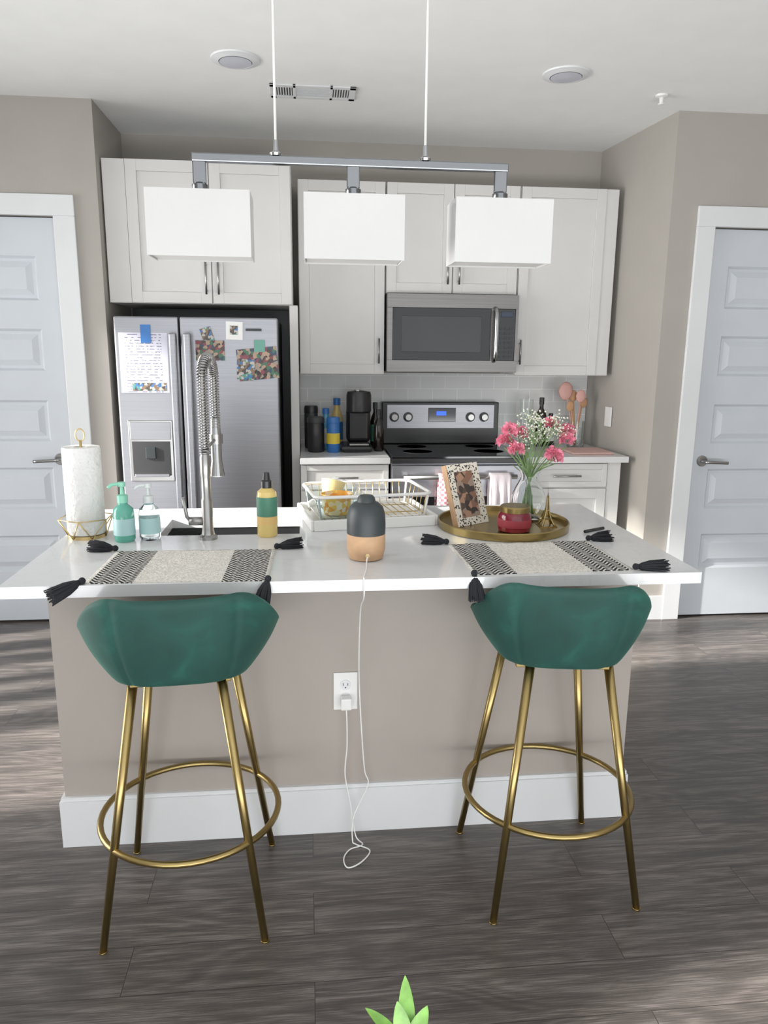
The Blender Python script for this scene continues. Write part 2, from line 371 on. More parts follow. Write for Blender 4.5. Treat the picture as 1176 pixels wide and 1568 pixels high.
# fridge
g=grp('refrigerator'); FY=3.95; ft=1.64
box('body',(-.966,FY+.075,.0),(-.148,4.58,ft-.01),M['dark'],g)
box('freezer_door',(-.966,FY,.06),(-.648,FY+.065,ft),M['steel'],g,bev=.008,seg=3); box('fresh_door',(-.64,FY,.06),(-.148,FY+.065,ft),M['steel'],g,bev=.008,seg=3)
for nm,hx in (('handle_l',-.672),('handle_r',-.6)):
    bm=bmesh.new(); addbox(bm,(hx-.018,FY-.055,.45),(hx+.018,FY-.03,1.56)); addbox(bm,(hx-.014,FY-.04,.47),(hx+.014,FY,.52)); addbox(bm,(hx-.014,FY-.04,1.5),(hx+.014,FY,1.55)); fin(nm,bm,M['steel'],g,bev=.008)
boxes('dispenser',[((-.925,FY-.006,.80),(-.70,FY,1.12))],M['nickel'],g,bev=.004)
box('dispenser_controls',(-.915,FY-.010,1.02),(-.71,FY-.005,1.11),M['steel'],g); box('dispenser_cavity',(-.91,FY-.0085,.83),(-.715,FY-.005,1.01),M['dark'],g)
box('dispenser_paddle',(-.84,FY-.018,.92),(-.79,FY-.008,.98),M['blackm'],g); box('dispenser_tray',(-.90,FY-.02,.825),(-.725,FY-.006,.84),M['steel'],g)
lay=[0]
def paper(nm,x0,x1,z0,z1,m,rz=0):
    lay[0]+=1
    o=box(nm,(-(x1-x0)/2,-.0004,-(z1-z0)/2),((x1-x0)/2,.0004,(z1-z0)/2),m,g,bev=0); o.location=((x0+x1)/2,FY-.001-lay[0]*.001,(z0+z1)/2); o.rotation_euler=(0,rz,0)
s=NT('printed_sheet'); sep=s.n('ShaderNodeSeparateXYZ'); s.l(s.co(),sep.inputs[0]); ln=s.math('GREATER_THAN',s.math('FRACT',s.math('MULTIPLY',sep.outputs[2],70)),.66)
mm=s.math('MULTIPLY',ln,s.math('GREATER_THAN',s.noise(60,1),.48)); mm=s.math('MULTIPLY',mm,s.math('LESS_THAN',s.math('ABSOLUTE',sep.outputs[0]),.09)); s.l(s.mix(mm,lin('#c3c3d2'),lin('#77778c')),s.b.inputs['Base Color']); M['sheet']=s.m
paper('sheet_of_paper',-.945,-.705,1.26,1.56,M['sheet']); paper('photo_strip',-.89,-.72,1.27,1.31,M['photo2'])
paper('blue_card',-.835,-.785,1.51,1.60,M['blue']); paper('note',-.41,-.325,1.53,1.62,M['white'],.03); paper('note_print',-.39,-.35,1.555,1.60,M['photo2'],.03); paper('ticket',-.53,-.475,1.5,1.59,M['photo2'],-.3)
paper('photo_a',-.565,-.42,1.425,1.525,M['photo1']); paper('photo_b',-.355,-.15,1.33,1.49,M['photo1'],-.1); paper('green_card',-.27,-.215,1.47,1.53,mat('green_card','#5f9a8b',.5)); paper('photo_c',-.36,-.27,1.33,1.43,M['photo2'],.03)
paper('badge',-.31,-.23,1.574,1.586,M['blackm'])
# microwave
g=grp('over_range_microwave'); x0,x1,y0,z0,z1=.447,1.192,4.224,1.368,1.795
box('body',(x0,y0+.03,z0),(x1,YBC,z1),M['dark'],g)
boxes('face',[((x0,y0,z1-.075),(x1,y0+.03,z1)),((x0,y0,z0),(x1,y0+.03,z0+.065)),((x0,y0,z0+.065),(x0+.03,y0+.03,z1-.075)),((x1-.015,y0,z0+.065),(x1,y0+.03,z1-.075)),((x1-.155,y0,z0+.065),(x1-.115,y0+.03,z1-.075))],M['steel2'],g,bev=.001)
box('door_glass',(x0+.03,y0+.004,z0+.065),(x1-.155,y0+.03,z1-.075),M['bglass'],g); box('keypad',(x1-.115,y0+.004,z0+.065),(x1-.015,y0+.03,z1-.075),M['bglass'],g)
box('window_mesh',(x0+.08,y0+.002,z0+.11),(x1-.21,y0+.005,z1-.12),mat('mesh_window','#26282c',.3),g)
L=[]
for i in range(7):
    for j in range(3): L.append(((x1-.105+j*.028,y0+.001,z0+.08+i*.026),(x1-.085+j*.028,y0+.005,z0+.095+i*.026)))
boxes('buttons',L,M['dark'],g,bev=0); box('clock_display',(x1-.1,y0+.001,z1-.12),(x1-.03,y0+.005,z1-.09),mat('dim_display','#1a2a44',.2),g)
tube('handle',smoothpath([(x1-.135,y0,z1-.075),(x1-.135,y0-.04,z1-.1),(x1-.135,y0-.05,(z0+z1)/2),(x1-.135,y0-.04,z0+.09),(x1-.135,y0,z0+.065)],6),.013,M['chrome'],g)
# backsplash
box('trim_backsplash_tile',(-.045,YB-.008,CT+.0),(1.766,YB,ZB),M['tile'],bev=0)
# base cabinets
g=grp('base_cabinet'); YC=3.964
box('carcass',(-.042,YC+.045,.1),(.44,YBC-.01,CT-.033),M['cab'],g); box('toe_kick',(-.042,YC+.1,0),(.44,YBC-.01,.1),M['dark'],g)
shaker('drawer',-.038,.437,.74,.872,YC+.044,g,fr=.03,handle=(.806,.13,.27,'h')); shaker('door',-.038,.437,.11,.73,YC+.044,g,handle=(.4,.55,.69,'v'))
box('countertop',(-.043,YC,CT-.033),(.444,YB-.008,CT),M['quartz'],g,bev=.003)
g=grp('base_cabinet')
box('carcass',(1.205,YC+.045,.1),(1.755,YBC-.01,CT-.033),M['cab'],g); box('toe_kick',(1.205,YC+.1,0),(1.755,YBC-.01,.1),M['dark'],g)
shaker('drawer',1.208,1.68,.74,.872,YC+.044,g,fr=.03,handle=(.806,1.36,1.52,'h')); shaker('door',1.208,1.68,.11,.73,YC+.044,g,handle=(1.25,.55,.69,'v'))
box('filler',(1.684,YC+.03,.0),(1.76,YC+.06,CT-.033),M['cab'],g)
prism('countertop',[(1.2,YC),(1.79,YC),(1.79,4.1),(1.762,YB-.008),(1.2,YB-.008)],CT-.033,CT,M['quartz'],g)
# range
g=grp('electric_range'); x0,x1=.45,1.197
box('body',(x0,YC+.03,.0),(x1,4.6,.905),M['steel'],g); box('cooktop',(x0,YC-.01,.905),(x1,4.53,.925),M['bglass'],g,bev=.004)
box('cooktop_front_trim',(x0,YC-.02,.885),(x1,YC+.01,.91),M['black'],g)
box('oven_door',(x0+.005,YC-.01,.2),(x1-.005,YC+.03,.87),M['steel'],g); box('oven_window',(x0+.12,YC-.014,.35),(x1-.12,YC-.009,.7),M['bglass'],g); box('drawer',(x0+.005,YC-.01,.04),(x1-.005,YC+.03,.19),M['steel'],g)
bm=bmesh.new(); addtube(bm,[(x0+.06,YC-.055,.815),(x1-.06,YC-.055,.815)],.013,12); addtube(bm,[(x0+.09,YC-.055,.815),(x0+.09,YC,.815)],.01,8); addtube(bm,[(x1-.09,YC-.055,.815),(x1-.09,YC,.815)],.01,8); fin('handle',bm,M['nickel'],g)
box('backguard',(x0,4.515,.925),(x1-.02,4.6,1.18),M['black'],g,bev=.006); box('control_panel',(x0+.03,4.508,1.02),(x1-.05,4.516,1.165),M['steel'],g)
for kx in (x0+.075,x0+.16,x1-.2,x1-.115): 
    rev('knob',[(.024,0),(.024,-.012),(.018,-.03),(.002,-.03)],(kx,4.508,1.09),M['nickel'],g,axis='Y',n=20)
    rev('knob_bezel',[(.03,0),(.03,-.003),(.02,-.004)],(kx,4.508,1.09),M['black'],g,axis='Y',n=20)
box('display_bezel',(.735,4.503,1.06),(.905,4.509,1.145),M['bglass'],g); box('clock_display',(.785,4.501,1.10),(.845,4.504,1.125),M['led'],g)
for cx,cy in ((.62,4.15),(1.03,4.15),(.62,4.38),(1.03,4.38)): rev('burner_ring',[(.09,0),(.09,.0006),(.085,.0008),(.085,0)],(cx,cy,.925),M['dark'],g)
def towel(name,x0,x1,m,z0):
    bm=bmesh.new(); n=10; cols=[]
    for i in range(n+1):
        x=x0+(x1-x0)*i/n; w=.004*math.sin(i*1.7)
        cols.append([bm.verts.new(p) for p in ((x,YC-.03+w*.3,.5),(x,YC-.034,.8),(x,YC-.055,.834),(x,YC-.075,.815),(x,YC-.078+w,.7),(x,YC-.078+w*2,z0))])
    for a,b in zip(cols,cols[1:]):
        for k in range(5): bm.faces.new((a[k],b[k],b[k+1],a[k+1]))
    o=fin(name,bm,m,None,smooth=True); s=o.modifiers.new('s','SOLIDIFY'); s.thickness=.004; s.offset=1; return o
towel('dish_towel',.70,.83,M['plaid'],.45); towel('dish_towel',.98,1.1,mat('grey_towel','#c9bfc4',.9,bump=.5,bscale=200),.42)
# counter items (back)
g=grp('coffee_maker'); cx,cy=.285,4.33
box('base',(cx-.1,cy-.15,CT),(cx+.085,cy+.1,CT+.04),M['black'],g,bev=.02); box('tower',(cx-.06,cy-.02,CT+.04),(cx+.08,cy+.1,CT+.25),M['black'],g,bev=.03,seg=4)
rev('brew_head',[(.06,0),(.072,.01),(.072,.1),(.066,.12),(.03,.125)],(cx+.008,cy-.05,CT+.22),M['black'],g); box('drip_tray',(cx-.05,cy-.14,CT+.04),(cx+.06,cy-.06,CT+.05),M['nickel'],g)
rev('button',[(.02,0),(.02,.006),(.002,.006)],(cx,cy-.06,CT+.345),M['nickel'],g)
def jar(name,x,y,r,h,m,lidm):
    g=grp(name); rev('jar_body',[(r*.9,0),(r,.01),(r,h*.8),(r*.92,h*.84)],(x,y,CT),m,g); rev('lid',[(r*1.03,h*.83),(r*1.03,h*.95),(r*.9,h),(.003,h)],(x,y,CT),lidm,g); return g
jar('coffee_canister',.045,4.24,.048,.2,M['black'],M['dark']); jar('coffee_canister',.02,4.42,.04,.25,M['dark'],M['black'])
def bottle(name,x,y,r,h,m,capm,neck=.35,lab=None,z=CT):
    g=grp(name); rn=r*neck
    rev('bottle_body',[(r*.85,0),(r,.006),(r,h*.58),(r*.8,h*.68),(rn,h*.78),(rn,h*.88)],(x,y,z),m,g,n=24); rev('cap',[(rn*1.2,h*.86),(rn*1.2,h*.99),(rn,h),(.001,h)],(x,y,z),capm,g,n=24)
    if lab: rev('label',[(r*.99,h*.15),(r*1.015,h*.15),(r*1.015,h*.52),(r*.99,h*.52)],(x,y,z),lab,g,n=24)
    return g
g=jar('cleaning_wipes_canister',.143,4.22,.037,.20,M['blue'],M['blue']); rev('label',[(.0365,.05),(.038,.05),(.038,.11),(.0365,.11)],(.143,4.22,CT),M['yellow'],g)
bottle('spray_cleaner_bottle',.175,4.49,.036,.29,M['amber'],M['blue'],.5,M['blue']); bottle('spray_cleaner_bottle',.105,4.36,.034,.24,mat('teal_bottle','#4b98b8',.2),M['blue'],.5,M['white'])
bottle('sauce_bottle',.407,4.26,.03,.24,M['bottle'],M['black'],.4); bottle('sauce_bottle',.40,4.42,.03,.27,M['bottle'],M['dark'],.4,M['label'])
bottle('wine_bottle',1.43,4.46,.036,.30,M['bottle'],M['black'],.35); bottle('oil_bottle',1.505,4.50,.03,.2,M['bottle'],M['black'],.4,M['white'])
g=grp('drinking_glass'); rev('glass',[(.034,0),(.04,.004),(.043,.29),(.041,.29),(.037,.008),(.002,.008)],(1.33,4.45,CT),M['glass'],g)
g=grp('utensil_holder'); rev('crock',[(.048,0),(.052,.005),(.052,.16),(.048,.16),(.047,.01),(.002,.01)],(1.64,4.42,CT),M['glass'],g)
for i,(dx,dy,h,mt,rr) in enumerate(((-.07,.02,.34,'pinkrub',.045),(-.02,.03,.31,'spoon',.028),(.02,.0,.31,'pinkrub',.032),(.05,.03,.27,'spoon',.026),(-.05,-.02,.25,'spoon',.025))):
    bm=bmesh.new(); addtube(bm,[(1.64,4.42,CT+.012),(1.64+dx*.8,4.42+dy,CT+h-rr)],.005,8); sph(bm,(1.64+dx,4.42+dy,CT+h),rr,(1,.25,1.25)); fin('utensil_%d'%(i+1),bm,M[mt],g)
box('cutting_board',(1.50,4.05,CT),(1.74,4.3,CT+.012),mat('pink_board','#cfa79e',.6),bev=.004)
g=grp('wall_outlet'); 
o=box('cover_plate',(-.036,-.004,-.058),(.036,.004,.058),M['white'],g,bev=.002); o.location=(1.792,4.3,1.11); o.rotation_euler=(0,0,math.radians(-83.5)+pi)
def outlet(name,x,z,y):
    g=grp(name); box('cover_plate',(x-.036,y-.006,z-.06),(x+.036,y,z+.06),M['white'],g,bev=.002)
    for dz in (.021,-.021):
        rev('socket',[(.0165,0),(.0165,-.002),(.001,-.002)],(x,y-.006,z+dz),M['trim'],g,axis='Y',n=20)
        boxes('slots',[((x-.008,y-.0088,z+dz-.002),(x-.006,y-.0078,z+dz+.007)),((x+.006,y-.0088,z+dz-.002),(x+.008,y-.0078,z+dz+.006)),((x-.002,y-.0088,z+dz-.010),(x+.002,y-.0078,z+dz-.006))],M['dark'],g,bev=0)
    return g
# ---------------------------------------------------------------- island
BX0,BX1,BY0,BY1=-.737,.998,2.075,2.655
CX0,CX1,CY0,CY1=-.744,1.027,1.776,2.68
SX0,SX1,SY0,SY1=-.46,-.03,2.27,2.50
g=grp('kitchen_island')
boxes('body',[((BX0,BY0,0),(BX1,BY0+.03,CT-.03)),((BX0,BY1-.03,0),(BX1,BY1,CT-.03)),((BX0,BY0+.03,0),(BX0+.03,BY1-.03,CT-.03)),((BX1-.03,BY0+.03,0),(BX1,BY1-.03,CT-.03))],M['panel'],g,bev=0)
boxes('baseboard',[((BX0-.014,BY0-.014,0),(BX1+.014,BY0,.15)),((BX0-.014,BY0,0),(BX0,BY1,.15)),((BX1,BY0,0),(BX1+.014,BY1,.15))],M['trim'],g,bev=0)
boxes('baseboard_cap',[((BX0-.01,BY0-.009,.15),(BX1+.01,BY0,.162)),((BX0-.01,BY0,.15),(BX0,BY1,.162)),((BX1,BY0,.15),(BX1+.01,BY1,.162))],M['trim'],g,bev=0)
boxes('countertop',[((CX0,CY0,CT-.03),(CX1,SY0,CT)),((CX0,SY1,CT-.03),(CX1,CY1,CT)),((CX0,SY0,CT-.03),(SX0,SY1,CT)),((SX1,SY0,CT-.03),(CX1,SY1,CT))],M['quartz'],g,bev=0)
t=.004; zb=.70
boxes('undermount_sink',[((SX0-.01,SY0-.01,zb),(SX1+.01,SY1+.01,zb+t)),((SX0-.01,SY0-.012,zb),(SX1+.01,SY0-.004,CT-.03)),((SX0-.01,SY1+.004,zb),(SX1+.01,SY1+.012,CT-.03)),((SX0-.012,SY0-.01,zb),(SX0-.004,SY1+.01,CT-.03)),((SX1+.004,SY0-.01,zb),(SX1+.012,SY1+.01,CT-.03))],M['steelin'],g,bev=0)
# faucet
g=grp('spring_kitchen_faucet'); fx,fy=-.305,2.225
rev('base',[(.028,0),(.028,.008),(.02,.014),(.017,.03),(.017,.12),(.014,.125),(.014,.19),(.016,.2),(.016,.25),(.011,.262)],(fx,fy,CT),M['nickel'],g)
tube('side_lever_hub',[(fx-.01,fy,CT+.055),(fx-.055,fy,CT+.055)],.013,M['nickel'],g); tube('lever',[(fx-.05,fy,CT+.055),(fx-.06,fy-.005,CT+.07),(fx-.068,fy-.01,CT+.13)],.0055,M['nickel'],g)
ar=.062; ux,uy=.15,.988; zt=1.452-ar
arch=[(fx,fy,1.17+i*(zt-1.17)/8) for i in range(9)]+[(fx+ux*(ar-ar*math.cos(a)),fy+uy*(ar-ar*math.cos(a)),zt+ar*math.sin(a)) for a in [pi*i/16 for i in range(1,17)]]+[(fx+ux*2*ar,fy+uy*2*ar,zt-i*.03) for i in range(1,6)]
tube('hose',arch,.009,M['nickel'],g)
P=smoothpath(arch,12); nrm=Vector((1,0,0)); hp=[]
cum=[0]
for i in range(len(P)-1): cum.append(cum[-1]+(P[i+1]-P[i]).length)
tot=cum[-1]; pitch=.008; N=int(tot/pitch*12)
for k in range(N):
    s_=tot*k/N; i=min(bisect.bisect_right(cum,s_)-1,len(P)-2); q=P[i].lerp(P[i+1],(s_-cum[i])/max(1e-9,cum[i+1]-cum[i]))
    t_=(P[i+1]-P[i]).normalized(); b=t_.cross(nrm).normalized(); nn=b.cross(t_); a=s_/pitch*2*pi
    hp.append(q+(nn*math.cos(a)+b*math.sin(a))*.0145)
tube('spring',hp,.0024,M['nickel'],g,n=5)
hx,hy=fx+ux*2*ar,fy+uy*2*ar
rev('spray_head',[(.009,.36),(.014,.35),(.017,.30),(.017,.22),(.023,.185),(.024,.175),(.018,.172)],(hx,hy,CT),M['chrome'],g)
tube('docking_arm',[(fx,fy,CT+.27),(hx,hy,CT+.29)],.006,M['nickel'],g); rev('docking_ring',[(.018,.275),(.021,.275),(.021,.305),(.018,.305)],(hx,hy,CT),M['nickel'],g)
# paper towel
g=grp('paper_towel_holder'); px,py=-.675,2.28
rev('base_plate',[(.055,.0),(.055,.01),(.01,.01)],(px,py,CT),M['gold'],g); tube('centre_rod',[(px,py,CT+.004),(px,py,CT+.295)],.004,M['gold'],g)
tube('top_loop',[(px+.013*math.cos(a),py,CT+.31+.018*math.sin(a)) for a in [2*pi*i/20 for i in range(20)]],.002,M['gold'],g,closed=True)
n=6; lo=[(px+.056*math.cos(2*pi*i/n),py+.056*math.sin(2*pi*i/n),CT+.002) for i in range(n)]; hi=[(px+.08*math.cos(2*pi*(i+.5)/n),py+.08*math.sin(2*pi*(i+.5)/n),CT+.06) for i in range(n)]
bm=bmesh.new()
for i in range(n):
    addtube(bm,[lo[i],hi[i]],.0018,6); addtube(bm,[hi[i],lo[(i+1)%n]],.0018,6); addtube(bm,[lo[i],lo[(i+1)%n]],.0018,6); addtube(bm,[hi[i],hi[(i+1)%n]],.0018,6)
fin('wire_basket',bm,M['gold'],g)
rev('paper_roll',[(.02,.012),(.053,.012),(.055,.02),(.055,.268),(.053,.275),(.02,.275),(.02,.02)],(px,py,CT),M['paper'],g)
# soaps
def pump(name,x,y,r,h,liq,pm):
    g=grp(name); rev('bottle_body',[(r*.85,0),(r,.008),(r,h*.45),(r*.92,h*.55),(r*.45,h*.63),(r*.42,h*.68)],(x,y,CT),liq,g)
    rev('collar',[(r*.5,h*.66),(r*.5,h*.78),(r*.2,h*.8),(r*.17,h*.92),(r*.35,h*.93),(r*.35,h),(.001,h)],(x,y,CT),pm,g,n=20)
    tube('nozzle',smoothpath([(x,y,CT+h*.965),(x-r*.8,y-.006,CT+h*.965),(x-r*1.2,y-.01,CT+h*.91)],4),r*.16,pm,g); rev('label',[(r*.99,h*.12),(r*1.015,h*.12),(r*1.015,h*.4),(r*.99,h*.4)],(x,y,CT),mat('soap_label','#a8cfd0' ,.4),g)
pump('hand_soap_dispenser',-.548,2.215,.031,.178,M['teal'],mat('mint_pump','#7fc9ae',.35)); pump('hand_soap_dispenser',-.478,2.235,.031,.17,M['clearp'],mat('frost_pump','#cfd6d6',.3))
g=grp('dish_soap_bottle'); x,y=-.128,2.25
rev('bottle_body',[(.027,0),(.031,.006),(.031,.125),(.028,.14),(.014,.152),(.013,.16)],(x,y,CT),M['amber'],g); rev('cap',[(.017,.152),(.017,.172),(.012,.176),(.009,.198),(.001,.2)],(x,y,CT),M['black'],g); rev('label',[(.0305,.065),(.0317,.065),(.0317,.125),(.0305,.125)],(x,y,CT),M['label'],g); rev('label_lower',[(.0305,.04),(.0316,.04),(.0316,.064),(.0305,.064)],(x,y,CT),mat('tan_label','#d5b06a',.4),g)
# diffuser
g=grp('aroma_diffuser'); x,y=.156,1.975
rev('wood_base',[(.04,0),(.047,.004),(.053,.03),(.053,.072)],(x,y,CT),M['wood'],g); rev('black_top',[(.053,.072),(.0535,.1),(.052,.125),(.046,.146),(.034,.157),(.026,.16),(.023,.172),(.018,.177),(.001,.175)],(x,y,CT),M['blackm'],g); rev('port',[(.006,0),(.006,-.003),(.001,-.003)],(x,y-.05,CT+.02),M['gold'],g,axis='Y',n=12)
# drying rack
g=grp('dish_drying_rack',(.192,2.475,CT),math.radians(9)); W,D=.182,.125
boxes('drip_tray',[((-W-.02,-D-.02,.0),(W+.02,D+.02,.012)),((-W-.03,-D-.025,0),(-W-.02,D+.025,.035)),((W+.02,-D-.025,0),(W+.03,D+.025,.035)),((-W-.02,-D-.03,0),(W+.02,-D-.02,.035)),((-W-.02,D+.02,0),(W+.02,D+.03,.035))],M['white'],g,bev=.003)
bm=bmesh.new()
def rr(z,e): return [((W+e-.03+.03*math.cos(a)) if cx>0 else (-(W+e)+.03+.03*math.cos(a)),(D+e-.03+.03*math.sin(a)) if cy>0 else -(D+e)+.03+.03*math.sin(a),z) for cx,cy,a0 in ((1,1,0),(-1,1,pi/2),(-1,-1,pi),(1,-1,1.5*pi)) for a in [a0+pi/2*k/5 for k in range(6)]]
addtube(bm,rr(.105,.012),.0055,8,True); addtube(bm,rr(.03,-.01),.003,8,True)
for sx,sy in ((1,1),(-1,1),(-1,-1),(1,-1)): addtube(bm,[(sx*(W-.01),sy*(D-.01),.012),(sx*(W+.002),sy*(D+.002),.105)],.004,8)
fin('wire_frame',bm,M['white'],g)
bm=bmesh.new()
for i in range(15):
    x=-W+.02+i*.0245
    addtube(bm,[(x,-D,.03),(x,D,.03)],.0018,6); addtube(bm,[(x,D+.008,.105),(x,D-.006,.03)],.0015,6)
for i in range(5):
    yy=-D+.03+i*.045; addtube(bm,[(W+.008,yy,.105),(W-.006,yy,.03)],.0015,6)
for q in (-.02,.02): addtube(bm,[(-.04,q*3,.032),(W-.01,q*3,.032)],.0018,6)
fin('brass_wires',bm,M['gold'],g)
bm=bmesh.new()
c0=[(-W+.005,-D+.0),(-.03,-D+.0),(-.03,D-.02),(-W+.005,D-.02)]; c1=[(-W-.012,-D-.012),(-.015,-D-.012),(-.015,D-.01),(-W-.012,D-.01)]
lo_=[bm.verts.new((a,b,.033)) for a,b in c0]; hi_=[bm.verts.new((a,b,.098)) for a,b in c1]; bm.faces.new(lo_)
for i in range(4): bm.faces.new((lo_[i],lo_[(i+1)%4],hi_[(i+1)%4],hi_[i]))
o=fin('clear_bin',bm,M['clearp'],g); s=o.modifiers.new('s','SOLIDIFY'); s.thickness=.002
rev('orange_tub',[(.042,0),(.052,.06),(.054,.06),(.054,.067),(.05,.067),(.04,.004),(.001,.004)],(-.11,-.055,.036),M['orange'],g)
o=rev('yellow_cup',[(.03,0),(.042,.055),(.04,.055),(.028,.004),(.001,.004)],(0,0,0),mat('yellow_cup','#efdc9a',.4),g); o.location=(-.11,.05,.072); o.rotation_euler=(-.25,.25,0)
# tray
g=grp('round_serving_tray'); tx,ty=.635,2.325
rev('base',[(.205,.0),(.208,.003),(.2,.006),(.002,.006)],(tx,ty,CT),M['cork'],g,n=64); rev('rim',[(.2,.002),(.212,.002),(.214,.024),(.211,.027),(.208,.024),(.206,.007)],(tx,ty,CT),M['brass'],g,n=64)
# frame
g=grp('picture_frame',(.54,2.33,CT+.008)); g.rotation_euler=(math.radians(-19),0,math.radians(33)); fw,fh,ft_=.07,.205,.022
boxes('moulding',[((-fw,0,0),(fw,ft_,.026)),((-fw,0,fh-.026),(fw,ft_,fh)),((-fw,0,.026),(-fw+.026,ft_,fh-.026)),((fw-.026,0,.026),(fw,ft_,fh-.026))],M['leopard'],g,bev=0)
box('side_edge',(-fw-.003,.001,0),(-fw,ft_,fh),M['wood'],g,bev=0)
box('portrait',(-fw+.026,.006,.026),(fw-.026,.012,fh-.026),M['portrait'],g,bev=0); box('easel_back',(-.02,ft_,.02),(.02,ft_+.004,fh-.04),M['black'],g)
# candle
g=grp('jar_candle'); x,y=.648,2.235
rev('jar_body',[(.04,.007),(.05,.012),(.053,.03),(.052,.06),(.044,.072)],(x,y,CT),M['red'],g); rev('lid',[(.046,.071),(.047,.086),(.044,.09),(.002,.091)],(x,y,CT),M['brass'],g); rev('label',[(.0525,.025),(.0537,.027),(.0535,.05),(.0522,.05)],(x,y,CT),mat('candle_label','#93303c',.5),g)
# mini tower
g=grp('tower_figurine'); x,y=.775,2.30
bm=bmesh.new()
def hw(z): return .022*math.exp(-z/.028)+.0015
for sx,sy in ((1,1),(-1,1),(-1,-1),(1,-1)):
    pts=[(x+sx*hw(z),y+sy*hw(z),CT+.007+z) for z in [i*.01 for i in range(11)]]; addtube(bm,pts,[.004-.0003*i for i in range(11)],6)
for z,e in ((.024,.003),(.052,.002)): addbox(bm,(x-hw(z)-e,y-hw(z)-e,CT+.006+z),(x+hw(z)+e,y+hw(z)+e,CT+.010+z))
addtube(bm,[(x,y,CT+.1),(x,y,CT+.135)],[.002,.0006],6); addbox(bm,(x-.028,y-.028,CT+.007),(x+.028,y+.028,CT+.010))
fin('lattice',bm,M['brass'],g)
# vase with flowers
g=grp('flower_vase'); x,y=.745,2.415
rev('glass_vase',[(.035,.007),(.05,.012),(.062,.045),(.06,.08),(.045,.115),(.032,.14),(.03,.16),(.038,.175),(.036,.175),(.028,.16),(.03,.14),(.043,.115),(.057,.08),(.059,.045),(.047,.016),(.001,.014)],(x,y,CT),M['glass'],g,n=40)
heads=[(-.085,-.03,.31),(-.065,-.05,.25),(.06,-.06,.235),(.115,-.02,.275),(.085,.0,.215),(.13,.03,.30),(-.03,.04,.29),(.085,.05,.325),(-.09,0,.27)]
bm=bmesh.new(); bs=bmesh.new()
for hx_,hy_,hz in heads:
    c=Vector((x+hx_,y+hy_,CT+hz)); base=Vector((x-hx_*.22,y-hy_*.3,CT+.02))
    addtube(bs,smoothpath([base,Vector((x+hx_*.08,y+hy_*.08,CT+.15)),c-Vector((0,0,.02))],5),.0022,6)
    for k in range(90):
        th=random.uniform(0,2*pi); ph=math.acos(random.uniform(-.35,1)); d=Vector((math.sin(ph)*math.cos(th),math.sin(ph)*math.sin(th),math.cos(ph)))
        r=random.uniform(.5,1)*.029; p=c+d*r; u=d.orthogonal().normalized(); u=(Matrix.Rotation(random.uniform(0,6.28),3,d)@u); w=d.cross(u); s_=random.uniform(.007,.012)
        a=bm.verts.new(p-d*.009); b1=bm.verts.new(p+u*s_+d*random.uniform(-.003,.003)); b2=bm.verts.new(p+d*.005+w*random.uniform(-.003,.003)); b3=bm.verts.new(p-u*s_+d*random.uniform(-.003,.003))
        bm.faces.new((a,b1,b2)); bm.faces.new((a,b2,b3))
fin('carnations',bm,M['pink'],g)
bb=bmesh.new()
for k in range(30):
    th=random.uniform(0,2*pi); R=random.uniform(.02,.11); top=Vector((x+.02+R*math.cos(th),y+R*.6*math.sin(th),CT+random.uniform(.29,.37)-R*.25))
    addtube(bs,smoothpath([Vector((x-R*.2*math.cos(th),y,CT+.03)),Vector((x+R*.1*math.cos(th),y,CT+.16)),top],4),.0009,5)
    for j in range(13):
        q=top+Vector((random.gauss(0,.016),random.gauss(0,.016),random.gauss(0,.012))); sph(bb,q,random.uniform(.0022,.0035),ico=True)
        if j%3==0: addtube(bs,[top-Vector((0,0,.02)),q],.0005,4)
for k in range(20):
    th=random.uniform(0,2*pi); R=random.uniform(.03,.09); z=random.uniform(.19,.30); a=Vector((x+R*.5*math.cos(th),y+R*.5*math.sin(th),CT+z-.03)); b=Vector((x+R*math.cos(th),y+R*math.sin(th),CT+z)); s_=(b-a).cross(Vector((0,0,1))).normalized()*.006
    v=[bs.verts.new(q) for q in (a,(a+b)/2+s_,b,(a+b)/2-s_)]; bs.faces.new(v)
fin('babys_breath',bb,M['breath'],g); fin('stems',bs,M['stem'],g)
# pen
g=grp('ballpoint_pen'); tube('barrel',[(.875,2.22,CT+.005),(.955,2.265,CT+.005)],.005,M['black'],g)
# placemats
def tassel(bm,p,d,L=.075):
    p=Vector(p); d=Vector(d).normalized(); hang=d.z<-.3
    sph(bm,p+d*.004,.009,seg=10)
    core=[p+d*.01,p+d*.022,p+d*.045,p+d*L*.93]
    if not hang:
        for i,h_ in enumerate((.009,.01,.009,.006)): core[i].z=max(core[i].z,h_)
    addtube(bm,core,[.0065,.0105,.014,.013],10)
    for k in range(85):
        a_=random.uniform(0,2*pi); rr_=math.sqrt(random.random()); o_=d.orthogonal().normalized(); o2=d.cross(o_); off=(o_*math.cos(a_)+o2*math.sin(a_))*rr_
        e=p+d*(L*random.uniform(.85,1.06))+off*.022; m_=p+d*(L*.5)+off*.0165; s1=p+d*.02+off*.009
        if not hang:
            for q in (e,m_,s1): q.z=max(q.z,.0025)
        addtube(bm,[p+d*.008,s1,m_,e],[.0025,.0026,.0024,.0016],5)
